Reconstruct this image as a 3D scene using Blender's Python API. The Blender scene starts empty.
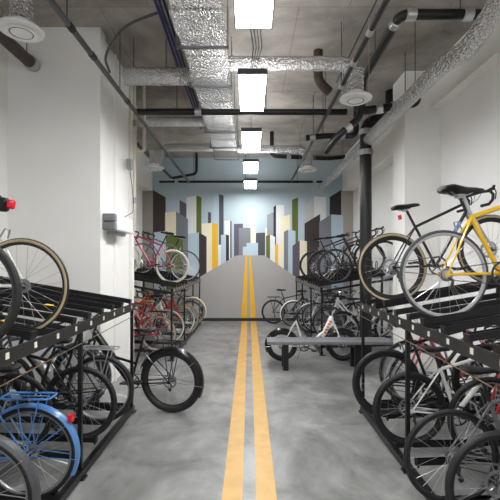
import bpy, bmesh, math, random
from mathutils import Vector, Matrix, Euler
random.seed(7)
PI = math.pi
scene = bpy.context.scene
COL = scene.collection
H, F, VX, VY = 1.8, 400.0, 249.0, 261.0          # eye height, focal length, vanishing point
DW = 12.0                                         # distance of the painted end wall
CZ = 4.90                                         # ceiling height
def at(x, y, d): return Vector(((x-VX)*d/F, d, H-(y-VY)*d/F))

# ------------------------------------------------------------------ materials
def mat(name, rgb, rough=.5, metal=0.0, var=.06, scale=14.0, bump=0.0, coat=0.0, alpha=None):
    m = bpy.data.materials.new(name); m.use_nodes = True
    nt = m.node_tree; b = nt.nodes['Principled BSDF']
    b.inputs['Roughness'].default_value = rough; b.inputs['Metallic'].default_value = metal
    if coat: b.inputs['Coat Weight'].default_value = coat
    tc = nt.nodes.new('ShaderNodeTexCoord'); n = nt.nodes.new('ShaderNodeTexNoise')
    n.inputs['Scale'].default_value = scale; n.inputs['Detail'].default_value = 3
    nt.links.new(tc.outputs['Object'], n.inputs['Vector'])
    r = nt.nodes.new('ShaderNodeValToRGB')
    r.color_ramp.elements[0].position = .3; r.color_ramp.elements[1].position = .7
    r.color_ramp.elements[0].color = tuple(max(0, c*(1-var)) for c in rgb)+(1,)
    r.color_ramp.elements[1].color = tuple(min(1, c*(1+var)) for c in rgb)+(1,)
    nt.links.new(n.outputs['Fac'], r.inputs['Fac']); nt.links.new(r.outputs['Color'], b.inputs['Base Color'])
    if bump:
        bp = nt.nodes.new('ShaderNodeBump'); bp.inputs['Strength'].default_value = bump
        bp.inputs['Distance'].default_value = .01
        nt.links.new(n.outputs['Fac'], bp.inputs['Height']); nt.links.new(bp.outputs['Normal'], b.inputs['Normal'])
    return m
def s(r, g, b):                                   # sRGB 0-255 to linear
    f = lambda c: (c/255/12.92) if c/255 <= .04045 else ((c/255+.055)/1.055)**2.4
    return (f(r), f(g), f(b))
M = {}
M['rubber'] = mat('tyre_rubber', s(26,26,27), .6, 0, .15, 60, .2)
M['rubber_grey'] = mat('grey_rubber', s(66,66,68), .6, 0, .1, 60)
M['tan'] = mat('tan_sidewall', s(172,154,122), .7, 0, .08, 30)
M['cream'] = mat('cream_rubber', s(222,212,188), .7, 0, .05)
M['black'] = mat('black_paint', s(17,17,19), .28, 0, .1, 20, 0, .3)
M['matte'] = mat('matte_black', s(22,22,24), .5, 0, .1)
M['rack'] = mat('black_powder_coat', s(19,19,21), .38, .2, .15, 30)
M['railm'] = mat('weathered_black_rail', s(50,49,49), .42, .3, .2, 12)
M['steel'] = mat('polished_steel', s(200,200,202), .28, 1, .05)
M['alu'] = mat('brushed_aluminium', s(165,166,168), .4, .9, .06)
M['dark_alu'] = mat('dark_aluminium', s(80,80,82), .4, .8, .1)
M['yellow'] = mat('yellow_enamel', s(240,190,20), .28, 0, .03, 8, 0, .6)
M['blue'] = mat('sky_blue_enamel', s(76,128,190), .32, 0, .04, 8, 0, .5)
M['white'] = mat('white_enamel', s(228,228,224), .32, 0, .03, 8, 0, .5)
M['silver'] = mat('silver_enamel', s(176,178,180), .35, .4, .04, 8, 0, .5)
M['red'] = mat('red_enamel', s(178,36,40), .32, 0, .05, 8, 0, .5)
M['magenta'] = mat('magenta_enamel', s(170,32,84), .32, 0, .05, 8, 0, .5)
M['pink'] = mat('pink_enamel', s(205,90,110), .35, 0, .05, 8, 0, .5)
M['teal'] = mat('teal_enamel', s(40,120,150), .35, 0, .05, 8, 0, .5)
M['slate'] = mat('slate_blue_enamel', s(62,76,98), .35, 0, .05, 8, 0, .5)
M['charcoal'] = mat('charcoal_plastic', s(66,68,72), .45)
M['grey'] = mat('grey_enamel', s(110,112,115), .4, .1, .05, 8, 0, .3)
M['green'] = mat('olive_enamel', s(90,110,50), .4, 0, .05)
M['leather'] = mat('brown_leather', s(150,98,58), .55, 0, .12, 25, .1)
M['redlens'] = mat('red_lens', s(215,28,40), .25, 0, .05)
M['orange'] = mat('orange_print', s(222,110,50), .5)
M['sticker'] = mat('white_sticker', s(222,220,208), .6)
M['ystick'] = mat('yellow_sticker', s(226,186,46), .6)
M['brass'] = mat('dull_brass', s(112,94,68), .45, .5, .1)
M['gold'] = mat('gold_chain', s(150,140,110), .4, .8, .1)
M['lightm'] = mat('lamp_lens', s(235,235,230), .2)
M['plastic'] = mat('white_plastic', s(238,238,236), .5, 0, .02)
M['grill'] = mat('smoked_plastic', s(120,122,125), .3, 0, .1)
M['pipe'] = mat('black_iron_pipe', s(27,26,27), .35, .2, .25, 18, .1)
M['brownpipe'] = mat('brown_painted_pipe', s(66,52,46), .5, 0, .2, 12)
M['greypipe'] = mat('grey_conduit', s(92,92,95), .4, .5, .12, 20)
M['galv'] = mat('galvanised_steel', s(150,152,155), .35, .85, .12, 24)
M['beigepipe'] = mat('beige_conduit', s(205,198,180), .5)
M['bluecable'] = mat('blue_cable', s(38,50,110), .5)
M['bench'] = mat('grey_bench_slab', s(112,114,118), .5, .1, .08, 10)
M['concsteel'] = mat('pipe_band', s(190,190,192), .35, .9, .1)

def foil():                                       # crinkled foil insulation
    m = mat('foil_wrap', s(220,219,218), .24, .82, .1, 9)
    nt = m.node_tree; b = nt.nodes['Principled BSDF']
    tc = nt.nodes.new('ShaderNodeTexCoord'); mp = nt.nodes.new('ShaderNodeMapping')
    mp.inputs['Scale'].default_value = (1.6, .7, 1.2)
    v = nt.nodes.new('ShaderNodeTexVoronoi'); v.inputs['Scale'].default_value = 30
    n = nt.nodes.new('ShaderNodeTexNoise'); n.inputs['Scale'].default_value = 34; n.inputs['Detail'].default_value = 5
    mx = nt.nodes.new('ShaderNodeMath'); mx.operation = 'ADD'
    bp = nt.nodes.new('ShaderNodeBump'); bp.inputs['Strength'].default_value = 1; bp.inputs['Distance'].default_value = .035
    nt.links.new(tc.outputs['Object'], mp.inputs['Vector'])
    nt.links.new(mp.outputs['Vector'], v.inputs['Vector']); nt.links.new(mp.outputs['Vector'], n.inputs['Vector'])
    nt.links.new(v.outputs['Distance'], mx.inputs[0]); nt.links.new(n.outputs['Fac'], mx.inputs[1])
    nt.links.new(mx.outputs[0], bp.inputs['Height']); nt.links.new(bp.outputs['Normal'], b.inputs['Normal'])
    return m
M['foil'] = foil()

def emis(name, rgb, st):
    m = bpy.data.materials.new(name); m.use_nodes = True
    b = m.node_tree.nodes['Principled BSDF']
    b.inputs['Base Color'].default_value = (.9,.9,.9,1)
    b.inputs['Emission Color'].default_value = rgb+(1,); b.inputs['Emission Strength'].default_value = st
    return m
M['glow'] = emis('lamp_diffuser', (.98,.99,1), 38)
M['ceilfill'] = emis('added_ceiling_fill', (.98,.99,1), 11)  # added upward glow that brightens the ceiling

def concrete(name, c0, c1, rough, floor=False):
    m = bpy.data.materials.new(name); m.use_nodes = True
    nt = m.node_tree; b = nt.nodes['Principled BSDF']; L = nt.links.new
    tc = nt.nodes.new('ShaderNodeTexCoord')
    n = nt.nodes.new('ShaderNodeTexNoise'); n.inputs['Scale'].default_value = 1.3 if floor else .8
    n.inputs['Detail'].default_value = 7; n.inputs['Roughness'].default_value = .65; n.inputs['Distortion'].default_value = .6
    L(tc.outputs['Object'], n.inputs['Vector'])
    r = nt.nodes.new('ShaderNodeValToRGB')
    r.color_ramp.elements[0].position = .32; r.color_ramp.elements[1].position = .68
    r.color_ramp.elements[0].color = c0+(1,); r.color_ramp.elements[1].color = c1+(1,)
    L(n.outputs['Fac'], r.inputs['Fac'])
    out = r.outputs['Color']
    # stretched streaks and small speckle
    mp = nt.nodes.new('ShaderNodeMapping'); mp.inputs['Scale'].default_value = (.8, 1.6, 1) if not floor else (5.0, 2.2, 1)
    n2 = nt.nodes.new('ShaderNodeTexNoise'); n2.inputs['Scale'].default_value = 1.5; n2.inputs['Detail'].default_value = 6
    L(tc.outputs['Object'], mp.inputs['Vector']); L(mp.outputs['Vector'], n2.inputs['Vector'])
    mr = nt.nodes.new('ShaderNodeMapRange'); mr.inputs['From Min'].default_value = .3; mr.inputs['From Max'].default_value = .7
    mr.inputs['To Min'].default_value = .86; mr.inputs['To Max'].default_value = 1.12
    L(n2.outputs['Fac'], mr.inputs['Value'])
    mul = nt.nodes.new('ShaderNodeMixRGB'); mul.blend_type = 'MULTIPLY'; mul.inputs['Fac'].default_value = 1
    L(out, mul.inputs['Color1']); L(mr.outputs['Result'], mul.inputs['Color2']); out = mul.outputs['Color']
    if not floor:                                 # formwork joints
        br = nt.nodes.new('ShaderNodeTexBrick'); br.offset = .5
        br.inputs['Color1'].default_value = (1,1,1,1); br.inputs['Color2'].default_value = (.94,.94,.935,1)
        br.inputs['Mortar'].default_value = (.62,.6,.58,1); br.inputs['Scale'].default_value = 1
        br.inputs['Mortar Size'].default_value = .006; br.inputs['Brick Width'].default_value = 1.22; br.inputs['Row Height'].default_value = 2.44
        L(tc.outputs['Object'], br.inputs['Vector'])
        m3 = nt.nodes.new('ShaderNodeMixRGB'); m3.blend_type = 'MULTIPLY'; m3.inputs['Fac'].default_value = 1
        L(out, m3.inputs['Color1']); L(br.outputs['Color'], m3.inputs['Color2']); out = m3.outputs['Color']
    L(out, b.inputs['Base Color'])
    b.inputs['Roughness'].default_value = rough
    bp = nt.nodes.new('ShaderNodeBump'); bp.inputs['Strength'].default_value = .08; bp.inputs['Distance'].default_value = .01
    L(n2.outputs['Fac'], bp.inputs['Height']); L(bp.outputs['Normal'], b.inputs['Normal'])
    return m
M['floor'] = concrete('polished_concrete', s(94,94,92), s(158,157,155), .34, True)
M['ceil'] = concrete('board_marked_concrete', s(122,116,110), s(190,183,175), .8)
def wallmat(name, rgb, block=False):
    m = mat(name, rgb, .7, 0, .03, 1.2)
    if block:                                     # painted block work
        nt = m.node_tree; b = nt.nodes['Principled BSDF']
        tc = nt.nodes.new('ShaderNodeTexCoord'); sp = nt.nodes.new('ShaderNodeSeparateXYZ'); cb = nt.nodes.new('ShaderNodeCombineXYZ')
        br = nt.nodes.new('ShaderNodeTexBrick'); br.inputs['Scale'].default_value = 1
        br.inputs['Brick Width'].default_value = .4; br.inputs['Row Height'].default_value = .2; br.inputs['Mortar Size'].default_value = .006
        nt.links.new(tc.outputs['Object'], sp.inputs[0]); nt.links.new(sp.outputs['Y'], cb.inputs['X']); nt.links.new(sp.outputs['Z'], cb.inputs['Y'])
        nt.links.new(cb.outputs[0], br.inputs['Vector'])
        bp = nt.nodes.new('ShaderNodeBump'); bp.inputs['Strength'].default_value = .25; bp.inputs['Distance'].default_value = .006; bp.invert = True
        nt.links.new(br.outputs['Fac'], bp.inputs['Height']); nt.links.new(bp.outputs['Normal'], b.inputs['Normal'])
    return m
M['wall'] = wallmat('off_white_wall_paint', s(244,242,238))
M['wallb'] = wallmat('off_white_block_wall', s(246,245,243), True)

# ------------------------------------------------------------------ mesh builder
class MB:
    def __init__(self): self.v = []; self.f = []; self.m = []; self.mi = 0
    def add(self, vs, fs):
        o = len(self.v); self.v += [tuple(p) for p in vs]
        self.f += [tuple(i+o for i in q) for q in fs]; self.m += [self.mi]*len(fs)
    def box(self, c, d, rot=None):
        c = Vector(c); vs = []
        for z in (-.5,.5):
            for y in (-.5,.5):
                for x in (-.5,.5):
                    p = Vector((x*d[0], y*d[1], z*d[2]))
                    if rot: p = rot @ p
                    vs.append(c+p)
        self.add(vs, [(0,2,3,1),(4,5,7,6),(0,1,5,4),(2,6,7,3),(0,4,6,2),(1,3,7,5)]); return self
    def span(self, a, b):
        return self.box([(a[i]+b[i])/2 for i in range(3)], [abs(b[i]-a[i]) for i in range(3)])
    def tube(self, pts, r, n=8, closed=False, flat=1.0):
        pts = [Vector(p) for p in pts]; N = len(pts)
        rs = r if isinstance(r, (list, tuple)) else [r]*N
        vs = []; up = None
        for i, p in enumerate(pts):
            if closed: t = pts[(i+1)%N]-pts[i-1]
            else: t = pts[min(i+1,N-1)]-pts[max(i-1,0)]
            t.normalize()
            if up is None:
                a = Vector((0,0,1)) if abs(t.z) < .9 else Vector((1,0,0))
                up = (a-t*a.dot(t)).normalized()
            else:
                up = (up-t*up.dot(t)).normalized()
            sd = t.cross(up)
            for k in range(n):
                a = 2*PI*k/n
                vs.append(p+(up*math.cos(a)+sd*math.sin(a)*flat)*rs[i])
        fs = []
        for i in range(N if closed else N-1):
            j = (i+1)%N
            for k in range(n):
                k2 = (k+1)%n
                fs.append((i*n+k, i*n+k2, j*n+k2, j*n+k))
        if not closed: fs += [tuple(range(n))[::-1], tuple((N-1)*n+k for k in range(n))]
        self.add(vs, fs); return self
    def lathe(self, prof, c, axis='z', n=20):     # prof: (radius, height) pairs
        c = Vector(c); vs = []; N = len(prof)
        for (r, h) in prof:
            for k in range(n):
                a = 2*PI*k/n; u, w = r*math.cos(a), r*math.sin(a)
                p = {'z': (u,w,h), 'y': (u,h,w), 'x': (h,u,w)}[axis]
                vs.append(c+Vector(p))
        fs = []
        for i in range(N-1):
            for k in range(n):
                k2 = (k+1)%n; fs.append((i*n+k, i*n+k2, (i+1)*n+k2, (i+1)*n+k))
        fs += [tuple(range(n))[::-1], tuple((N-1)*n+k for k in range(n))]
        self.add(vs, fs); return self
    def sweep_arc(self, R, prof, a0, a1, n, c=(0,0,0), mats=None):  # profile (y, dr) swept about the y axis
        full = abs(abs(a1-a0)-2*PI) < 1e-6
        vs = []; P = len(prof); st = n if full else n+1
        for i in range(st):
            a = a0+(a1-a0)*i/n
            for (y, dr) in prof:
                vs.append((c[0]+(R+dr)*math.cos(a), c[1]+y, c[2]+(R+dr)*math.sin(a)))
        o = len(self.v); self.v += vs
        for i in range(n):
            j = (i+1)%st if full else i+1
            for k in range(P):
                k2 = (k+1)%P
                self.f.append((o+i*P+k, o+i*P+k2, o+j*P+k2, o+j*P+k)); self.m.append(mats[k] if mats else self.mi)
        if not full:
            self.f += [tuple(o+k for k in range(P))[::-1], tuple(o+(st-1)*P+k for k in range(P))]; self.m += [self.mi]*2
        return self
    def mesh(self, name, mats, smooth=True):
        me = bpy.data.meshes.new(name); me.from_pydata(self.v, [], self.f)
        for mm in mats: me.materials.append(mm)
        me.polygons.foreach_set('material_index', self.m)
        bm = bmesh.new(); bm.from_mesh(me); bmesh.ops.recalc_face_normals(bm, faces=bm.faces)
        if smooth:
            for f in bm.faces: f.smooth = True
            for e in bm.edges:
                if len(e.link_faces) == 2 and e.calc_face_angle(0) > .7: e.smooth = False
        bm.to_mesh(me); bm.free(); return me
    def build(self, name, mats, parent=None, loc=None, smooth=True):
        if not isinstance(mats, (list, tuple)): mats = [mats]
        return link(name, self.mesh(name, mats, smooth), parent, loc)
def link(name, data, parent=None, loc=None):
    o = bpy.data.objects.new(name, data); COL.objects.link(o)
    if parent: o.parent = parent
    if loc is not None: o.location = loc
    return o
def tag(o, label, cat, group=None, kind=None):
    o['label'] = label; o['category'] = cat
    if group: o['group'] = group
    if kind: o['kind'] = kind
    return o
def struct(o): o['kind'] = 'structure'; return o
def thing(name, label, cat, loc=(0,0,0), rot=(0,0,0), group=None):
    o = link(name, None); o.location = loc; o.rotation_euler = rot
    return tag(o, label, cat, group)
def copy_tree(o, parent=None):
    c = o.copy(); COL.objects.link(c); c.parent = parent
    for ch in list(o.children): copy_tree(ch, c)
    return c

# ------------------------------------------------------------------ room
XW, XL, Y0 = 3.12, 3.2, -5.0
struct(MB().span((-XL-.2, Y0-.2, -.2), (XW+.2, DW+.2, 0)).build('floor', M['floor'], smooth=False))
struct(MB().span((-XL-.2, Y0-.2, CZ), (XW+.2, DW+.2, CZ+.2)).build('ceiling', M['ceil'], smooth=False))
struct(MB().span((-XL-.2, Y0, 0), (-XL, DW, CZ)).build('wall_left', M['wall'], smooth=False))
struct(MB().span((XW, Y0, 0), (XW+.2, DW, CZ)).build('wall_right', M['wallb'], smooth=False))
wf = MB(); wf.span((-XL, Y0-.2, 0), (-2.7, Y0, CZ)); wf.span((2.7, Y0-.2, 0), (XW, Y0, CZ)); wf.span((-2.7, Y0-.2, 3.9), (2.7, Y0, CZ))
struct(wf.build('wall_front', M['wall'], smooth=False))   # opening added behind the camera, unseen, to let in soft fill light
M['sky'] = wallmat('pale_blue_wall_paint', s(180,197,205))
struct(MB().span((-XL, DW, 0), (XW, DW+.2, CZ)).build('wall_back', M['sky'], smooth=False))
# left pier, with a recessed panel on its aisle side
lp = MB(); lp.span((-XL, 5.3, 0), (-2.02, 6.86, CZ)); lp.span((-2.02, 5.3, 0), (-1.97, 5.5, CZ)); lp.span((-2.02, 6.72, 0), (-1.97, 6.86, CZ))
lp.span((-2.02, 5.98, 0), (-1.995, 6.04, CZ))
struct(lp.build('wall_left_pier', M['wall'], smooth=False))
struct(MB().span((2.54, 6.52, 0), (XW, 7.06, CZ)).build('wall_right_pier', M['wall'], smooth=False))
# downstand along the top of the right wall
struct(MB().span((2.95, Y0, 4.28), (XW, 6.52, CZ)).build('trim_1', M['wall'], smooth=False))
struct(MB().span((2.80, 7.06, 3.9), (XW, DW, CZ)).build('trim_2', M['wall'], smooth=False))
struct(MB().span((-XL, 6.86, 3.9), (-2.9, DW, CZ)).build('trim_3', M['wall'], smooth=False))
M['basem'] = mat('black_skirting', s(42,42,45), .5)
struct(MB().span((-XL, DW-.02, 0), (XW, DW, .10)).build('baseboard_back', M['basem'], smooth=False))

# ------------------------------------------------------------------ painted skyline on the end wall
pal = dict(greyb=s(150,144,138), brown=s(58,48,46), cream=s(232,224,196), slate=s(120,124,130), mauve=s(92,84,98),
    lblue=s(178,196,208), white=s(220,222,222), olive=s(92,106,42), yellow=s(230,176,40), dslate=s(72,76,86),
    black=s(40,36,38), beige=s(168,162,152), road=s(166,163,161), line=s(232,180,36), grey=s(142,146,150), pgrey=s(190,190,188))
order = list(pal)
pm = [mat('mural_'+k, tuple(min(.9, c*1.1) for c in pal[k]), .7, 0, .02, 3) for k in order]
polys = []
def P(col, *pts): polys.append((col, pts))
def twin(xa, xb, xc, ya, yb, yc, ca, cb, bot=300):   # a block with two faces, peak at xb
    P(ca, (xa,ya),(xb,yb),(xb,bot),(xa,bot)); P(cb, (xb,yb),(xc,yc),(xc,bot),(xb,bot))
twin(167,179.6,189.6, 201,200,205.6, 'lblue','mauve')
twin(186.4,196.4,201.4, 197.4,195.4,197.4, 'white','olive')
P('dslate', (208,212),(211,212.6),(211,225),(208,225))
twin(141.5,153,165.6, 192.5,190,197.4, 'greyb','brown')
twin(165.2,176,188, 212.6,211.4,219, 'cream','slate')
P('lblue', (154,232.4),(166,231),(166,290),(154,290)); P('olive', (166,231),(183,240),(183,290),(166,290))
twin(213.6,219,223.6, 195,194,195.6, 'lblue','dslate',250)
twin(201.6,212,218, 223.6,223,224.2, 'cream','yellow')
twin(188,199,206.6, 234,232.4,237, 'lblue','brown')
twin(224.4,230.2,231.6, 221,220.4,221.2, 'white','dslate',258)
P('white', (218,245),(221.6,244.6),(221.6,268),(218,268)); P('slate', (221.6,244.6),(225,246),(225,268),(221.6,268))
twin(221,226,229, 235,234.4,235.4, 'lblue','black',264)
P('mauve', (234,224),(243,223.6),(243,258),(234,258)); P('cream', (247.8,211.2),(255.8,211),(255.8,245),(247.8,245))
P('slate', (238.8,228),(250.6,227.6),(250.6,257),(238.8,257))
P('dslate', (255.8,233),(265,232.6),(265,257),(255.8,257))
P('lblue', (242.8,246.8),(246.5,246.6),(246.5,243),(258,242.8),(258,257),(242.8,257))
P('cream', (265.4,228),(267.4,228),(267.4,260),(265.4,260))
twin(267,273,276, 215,212.4,214, 'grey','slate',268); twin(276,284,284.1, 205,205,205, 'white','white',275)
P('black', (273.6,207),(276,205),(276,268),(273.6,268))
twin(266,270,275, 236,234.6,237, 'olive','white',272)
twin(280.4,290,292, 217,214.6,216, 'cream','pgrey')
P('yellow', (275,245),(278,244),(278,275),(275,275)); P('cream', (278,244),(282,243.8),(282,275),(278,275))
twin(292,298,305, 200,197.4,198.6, 'olive','lblue'); twin(283.8,288,295.4, 232,229.6,231, 'slate','lblue')
twin(305,314,326, 202.8,196.4,197.4, 'pgrey','white')
twin(329.7,341,353, 197,190,191.2, 'black','beige',312)
P('brown', (304.4,223.6),(320,214),(320,312),(304.4,312))
twin(319,331,343, 222,214.5,215.4, 'slate','lblue',312)
twin(292.4,299.6,306.8, 246,240.4,241.2, 'mauve','cream')
P('road', (236.6,255.4),(264.4,255.4),(293,275),(354.4,312),(354.4,321),(141,321),(141,312),(202,275.6))
P('line', (245.6,255.4),(247.4,255.4),(246.8,321),(241.2,321)); P('line', (249.2,255.4),(250.8,255.4),(256.2,321),(250.6,321))
mm = MB()
for i, (c, pts) in enumerate(polys):
    mm.mi = order.index(c); y = DW-.002-.0005*i
    k = DW/F
    xs = [((px-VX)*k, H-(py-VY)*k) for px, py in pts]
    xs = [(max(-XL+.001, min(XW-.001, a)), max(.095, b)) for a, b in xs]
    n = len(xs)
    mm.add([(a, y, b) for a, b in xs]+[(a, DW-.0005, b) for a, b in xs], [tuple(range(n))]+[(j, (j+1)%n, n+(j+1)%n, n+j) for j in range(n)])
mo = mm.build('skyline_mural', pm, smooth=False)
tag(mo, 'painted city skyline with grey road on the blue end wall', 'mural')

# yellow floor lines
M['linep'] = mat('worn_yellow_paint', s(202,158,80), .42, 0, .09, 6)
for sgn, nm in ((-1, 'left'), (1, 'right')):
    a, b = (-.21, -.055) if sgn < 0 else (.05, .205)
    o = MB().span((a+.005, Y0, 0), (b+.005, DW-.021, .003)).build('floor_line', M['linep'], smooth=False)
    tag(o, f'{nm} one of the two yellow lines painted down the concrete aisle', 'floor marking', 'twin yellow floor lines')

# ------------------------------------------------------------------ lamps
LZ = 3.86
def lamp(y, which):
    t = thing('ceiling_lamp', which, 'ceiling light', (.04, y, LZ), group='linear ceiling lamps over the aisle')
    w, l = .33, 1.10
    h = MB(); h.span((-w/2, 0, .0), (-w/2+.012, l, .055)); h.span((w/2-.012, 0, .0), (w/2, l, .055))
    h.span((-w/2+.012, 0, 0), (w/2-.012, .012, .055)); h.span((-w/2+.012, l-.012, 0), (w/2-.012, l, .055)); h.span((-w/2, 0, .055), (w/2, l, .065))
    h.build('housing', M['dark_alu'], t, smooth=False)
    MB().span((-w/2+.012, .012, .002), (w/2-.012, l-.012, .012)).build('diffuser', M['glow'], t, smooth=False)
    MB().span((-w/2+.03, .03, .0655), (w/2-.03, l-.03, .07)).build('added_fill_panel', M['ceilfill'], t, smooth=False)  # glowing panel added on top of the housing to lift the ceiling
    for yy in (.15, l-.15):
        MB().tube([(0, yy, .065), (0, yy, CZ-LZ)], .003, 5).build('suspension_wire', M['steel'], t)
    return t
names = ['nearest lit ceiling lamp panel, cut by the top of the photo', 'second lit lamp panel from the camera, dark end toward us',
         'third lit lamp panel from the camera, before the black cross pipe', 'fourth lit lamp panel from the camera, fifth hanging beyond it', 'farthest lit lamp panel, in front of the blue mural wall']
names[2] = 'third lit lamp panel from the camera, beyond the black cross pipe'
for k in range(5): lamp(2.45+1.96*k, names[k])
for k in (-1, -2, -3): lamp(2.45+1.96*k, 'lamp panel of the same row hanging behind the camera')
c = MB()
for k in range(4):
    pts = [at(250+k*.8, 36, 4.4)]
    c.tube([(.02+.02*k, 4.45, LZ+.085), (.05+.03*k, 4.42, LZ+.3), (.0+.04*k, 4.42, LZ+.6), (.02+.03*k, 4.45, CZ)], .006, 5)
tag(c.build('power_cable', M['greypipe']), 'looped grey power cables rising above the second lamp panel', 'cable')

# ------------------------------------------------------------------ ducts and pipes
t = thing('rectangular_duct', 'foil-wrapped rectangular duct running along the ceiling beside the lamps', 'air duct')
d = MB(); y = Y0+.6; k = 0
while y < 8.9:                                    # each wrapped length bulges a little
    dx = .012*((k*7)%3-1); z0 = 4.24+.014*((k*5)%3-1)
    d.span((-.78+dx, y, z0), (-.28+dx, y+.46, 4.62)); y += .46; k += 1
ob = d.build('wrapped_section', M['foil'], t, smooth=False)
bv = ob.modifiers.new('b', 'BEVEL'); bv.width = .03; bv.segments = 3
y = Y0+.6
while y < 8.7:
    b = MB(); b.span((-.83, y+.90, 4.20), (-.23, y+.94, 4.225)); b.span((-.83, y+.90, 4.20), (-.81, y+.94, 4.64)); b.span((-.25, y+.90, 4.20), (-.23, y+.94, 4.64))
    b.tube([(-.82, y+.92, 4.6), (-.82, y+.92, CZ)], .006, 6); b.tube([(-.24, y+.92, 4.6), (-.24, y+.92, CZ)], .006, 6)
    b.build('hanger_strap', M['galv'], t, smooth=False); y += 1.0

def bent(pts, r, n=12, R=.12, seg=5):             # polyline with rounded corners
    pts = [Vector(p) for p in pts]; out = [pts[0]]
    for i in range(1, len(pts)-1):
        a, b, c = pts[i-1], pts[i], pts[i+1]
        q = min(R, (a-b).length*.45, (c-b).length*.45)
        p0 = b+(a-b).normalized()*q; p2 = b+(c-b).normalized()*q
        for k in range(seg+1):
            u = k/seg; out.append(p0*(1-u)**2+b*2*u*(1-u)+p2*u*u)
    out.append(pts[-1]); return out
def pipe(name, label, cat, pts, r, m, bands=(), hang=(), R=.12, bm=None):
    pts = [Vector(p) for p in pts]
    t = thing(name, label, cat, pts[0]); o = pts[0]
    MB().tube([p-o for p in bent(pts, r, R=R)], r, 14).build('pipe_run', m, t)
    for (i, u) in bands:                          # couplings along segment i
        p = pts[i].lerp(pts[i+1], u); dr = (pts[i+1]-pts[i]).normalized()
        MB().tube([p-dr*.05-o, p-dr*.045-o, p+dr*.045-o, p+dr*.05-o], [r*1.02, r*1.22, r*1.22, r*1.02], 14).build('coupling', bm or M['concsteel'], t)
    for (i, u) in hang:
        p = pts[i].lerp(pts[i+1], u)
        MB().tube([p-o+Vector((0,0,r*.8)), Vector((p.x, p.y, CZ))-o], .007, 6).build('hanger_rod', M['greypipe'], t)
    return t
# foil round branches
def flex(name, label, pts, r, m=None, R=.15, ribs=True):
    t = thing(name, label, 'air duct', pts[0]); o = Vector(pts[0])
    path = bent([Vector(p) for p in pts], r, R=R, seg=6); res = []
    for i in range(len(path)-1):
        n = max(1, int((path[i+1]-path[i]).length/.05))
        for k in range(n): res.append(path[i].lerp(path[i+1], k/n)-o)
    res.append(path[-1]-o)
    rs = [r*(1+(.03 if i%2 else -.03)) if ribs else r for i in range(len(res))]
    MB().tube(res, rs, 16).build('duct_run', m or M['foil'], t)
    return t
pB = flex('round_duct', 'foil round branch duct from left pier to the main duct', [(-1.72, 5.55, 4.36), (-.80, 5.55, 4.36)], .118)
for x in (-1.6, -1.15): MB().tube([(x+1.72, 0, .1), (x+1.72, 0, CZ-4.36)], .006, 6).build('hanger_rod', M['greypipe'], pB)
flex('round_duct', 'foil round branch duct crossing above the second lamp to the right diffuser', [(-.26, 5.15, 4.34), (1.30, 5.15, 4.34), (1.36, 5.1, 4.0)], .09, R=.25)
flex('round_duct', 'second foil branch duct on the left, beyond the black cross pipe', [(-2.0, 7.3, 4.34), (-.80, 7.3, 4.34)], .085)
pipe('galvanised_conduit', 'thin grey conduit just above the second foil branch duct', 'pipe', [(-2.2, 7.2, 4.52), (-.80, 7.2, 4.52)], .03, M['galv'])
flex('round_duct', 'farthest left foil branch duct, leading to the far-left diffuser', [(-.80, 8.8, 4.30), (-1.9, 8.8, 4.30), (-1.98, 8.6, 3.9)], .085, R=.2)
flex('round_duct', 'farthest right foil branch duct, leading to the far-right diffuser', [(-.26, 8.95, 4.30), (1.25, 8.95, 4.30), (1.3, 8.9, 3.95)], .085, R=.2)
fd = flex('flexible_duct', 'long silver flexible duct running along the right wall', [(2.40, 3.45, 4.88), (2.38, 3.58, 4.40), (2.27, 3.75, 4.10), (2.20, 4.0, 3.93), (2.16, 4.5, 3.99), (2.16, 11.9, 3.99)], .098, R=.2)
for y in (5.2, 7.2, 9.2): MB().tube([(2.16-2.40, y-3.45, 4.08-4.88), (2.16-2.40, y-3.45, CZ-4.88)], .006, 6).build('hanger_rod', M['greypipe'], fd)

def diffuser(x, y, z, label, up=True):
    t = thing('air_diffuser', label, 'air vent', (x, y, z), group='round white air diffusers')
    MB().lathe([(.20,.0),(.205,.012),(.19,.03),(.10,.06),(.10,.09)], (0,0,0), n=32).build('outer_ring', M['plastic'], t)
    for i, r in enumerate((.06, .105, .15)):
        MB().lathe([(r-.022,-.012-.004*i),(r,-.02-.004*i),(r+.004,-.016-.004*i),(r-.018,-.004)], (0,0,0), n=28).build('louvre_ring', M['plastic'] if i != 1 else M['grill'], t)
    path = [Vector((0, 0, .08+.04*k)) for k in range(int((CZ-z-.1)/.04))] if up else [Vector((0,0,.08+.04*k)) for k in range(8)]
    for sx in (-.17, .17): MB().tube([(sx,0,.03),(sx,0,CZ-z)], .003, 5).build('suspension_wire', M['steel'], t)
    MB().tube(path, [.1*(1+(.05 if i%2 else -.04)) for i in range(len(path))], 16).build('duct_neck', M['foil'], t)
diffuser(-2.19, 3.85, 4.01, 'round white air diffuser at the top left corner')
diffuser(1.36, 5.1, 3.86, 'round white air diffuser on a foil neck right of the lamps', False)
diffuser(-1.98, 8.35, 3.73, 'small far round white diffuser at the left pier edge', False)
diffuser(1.30, 8.9, 3.82, 'small far round white diffuser right of the lamp row', False)

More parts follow.
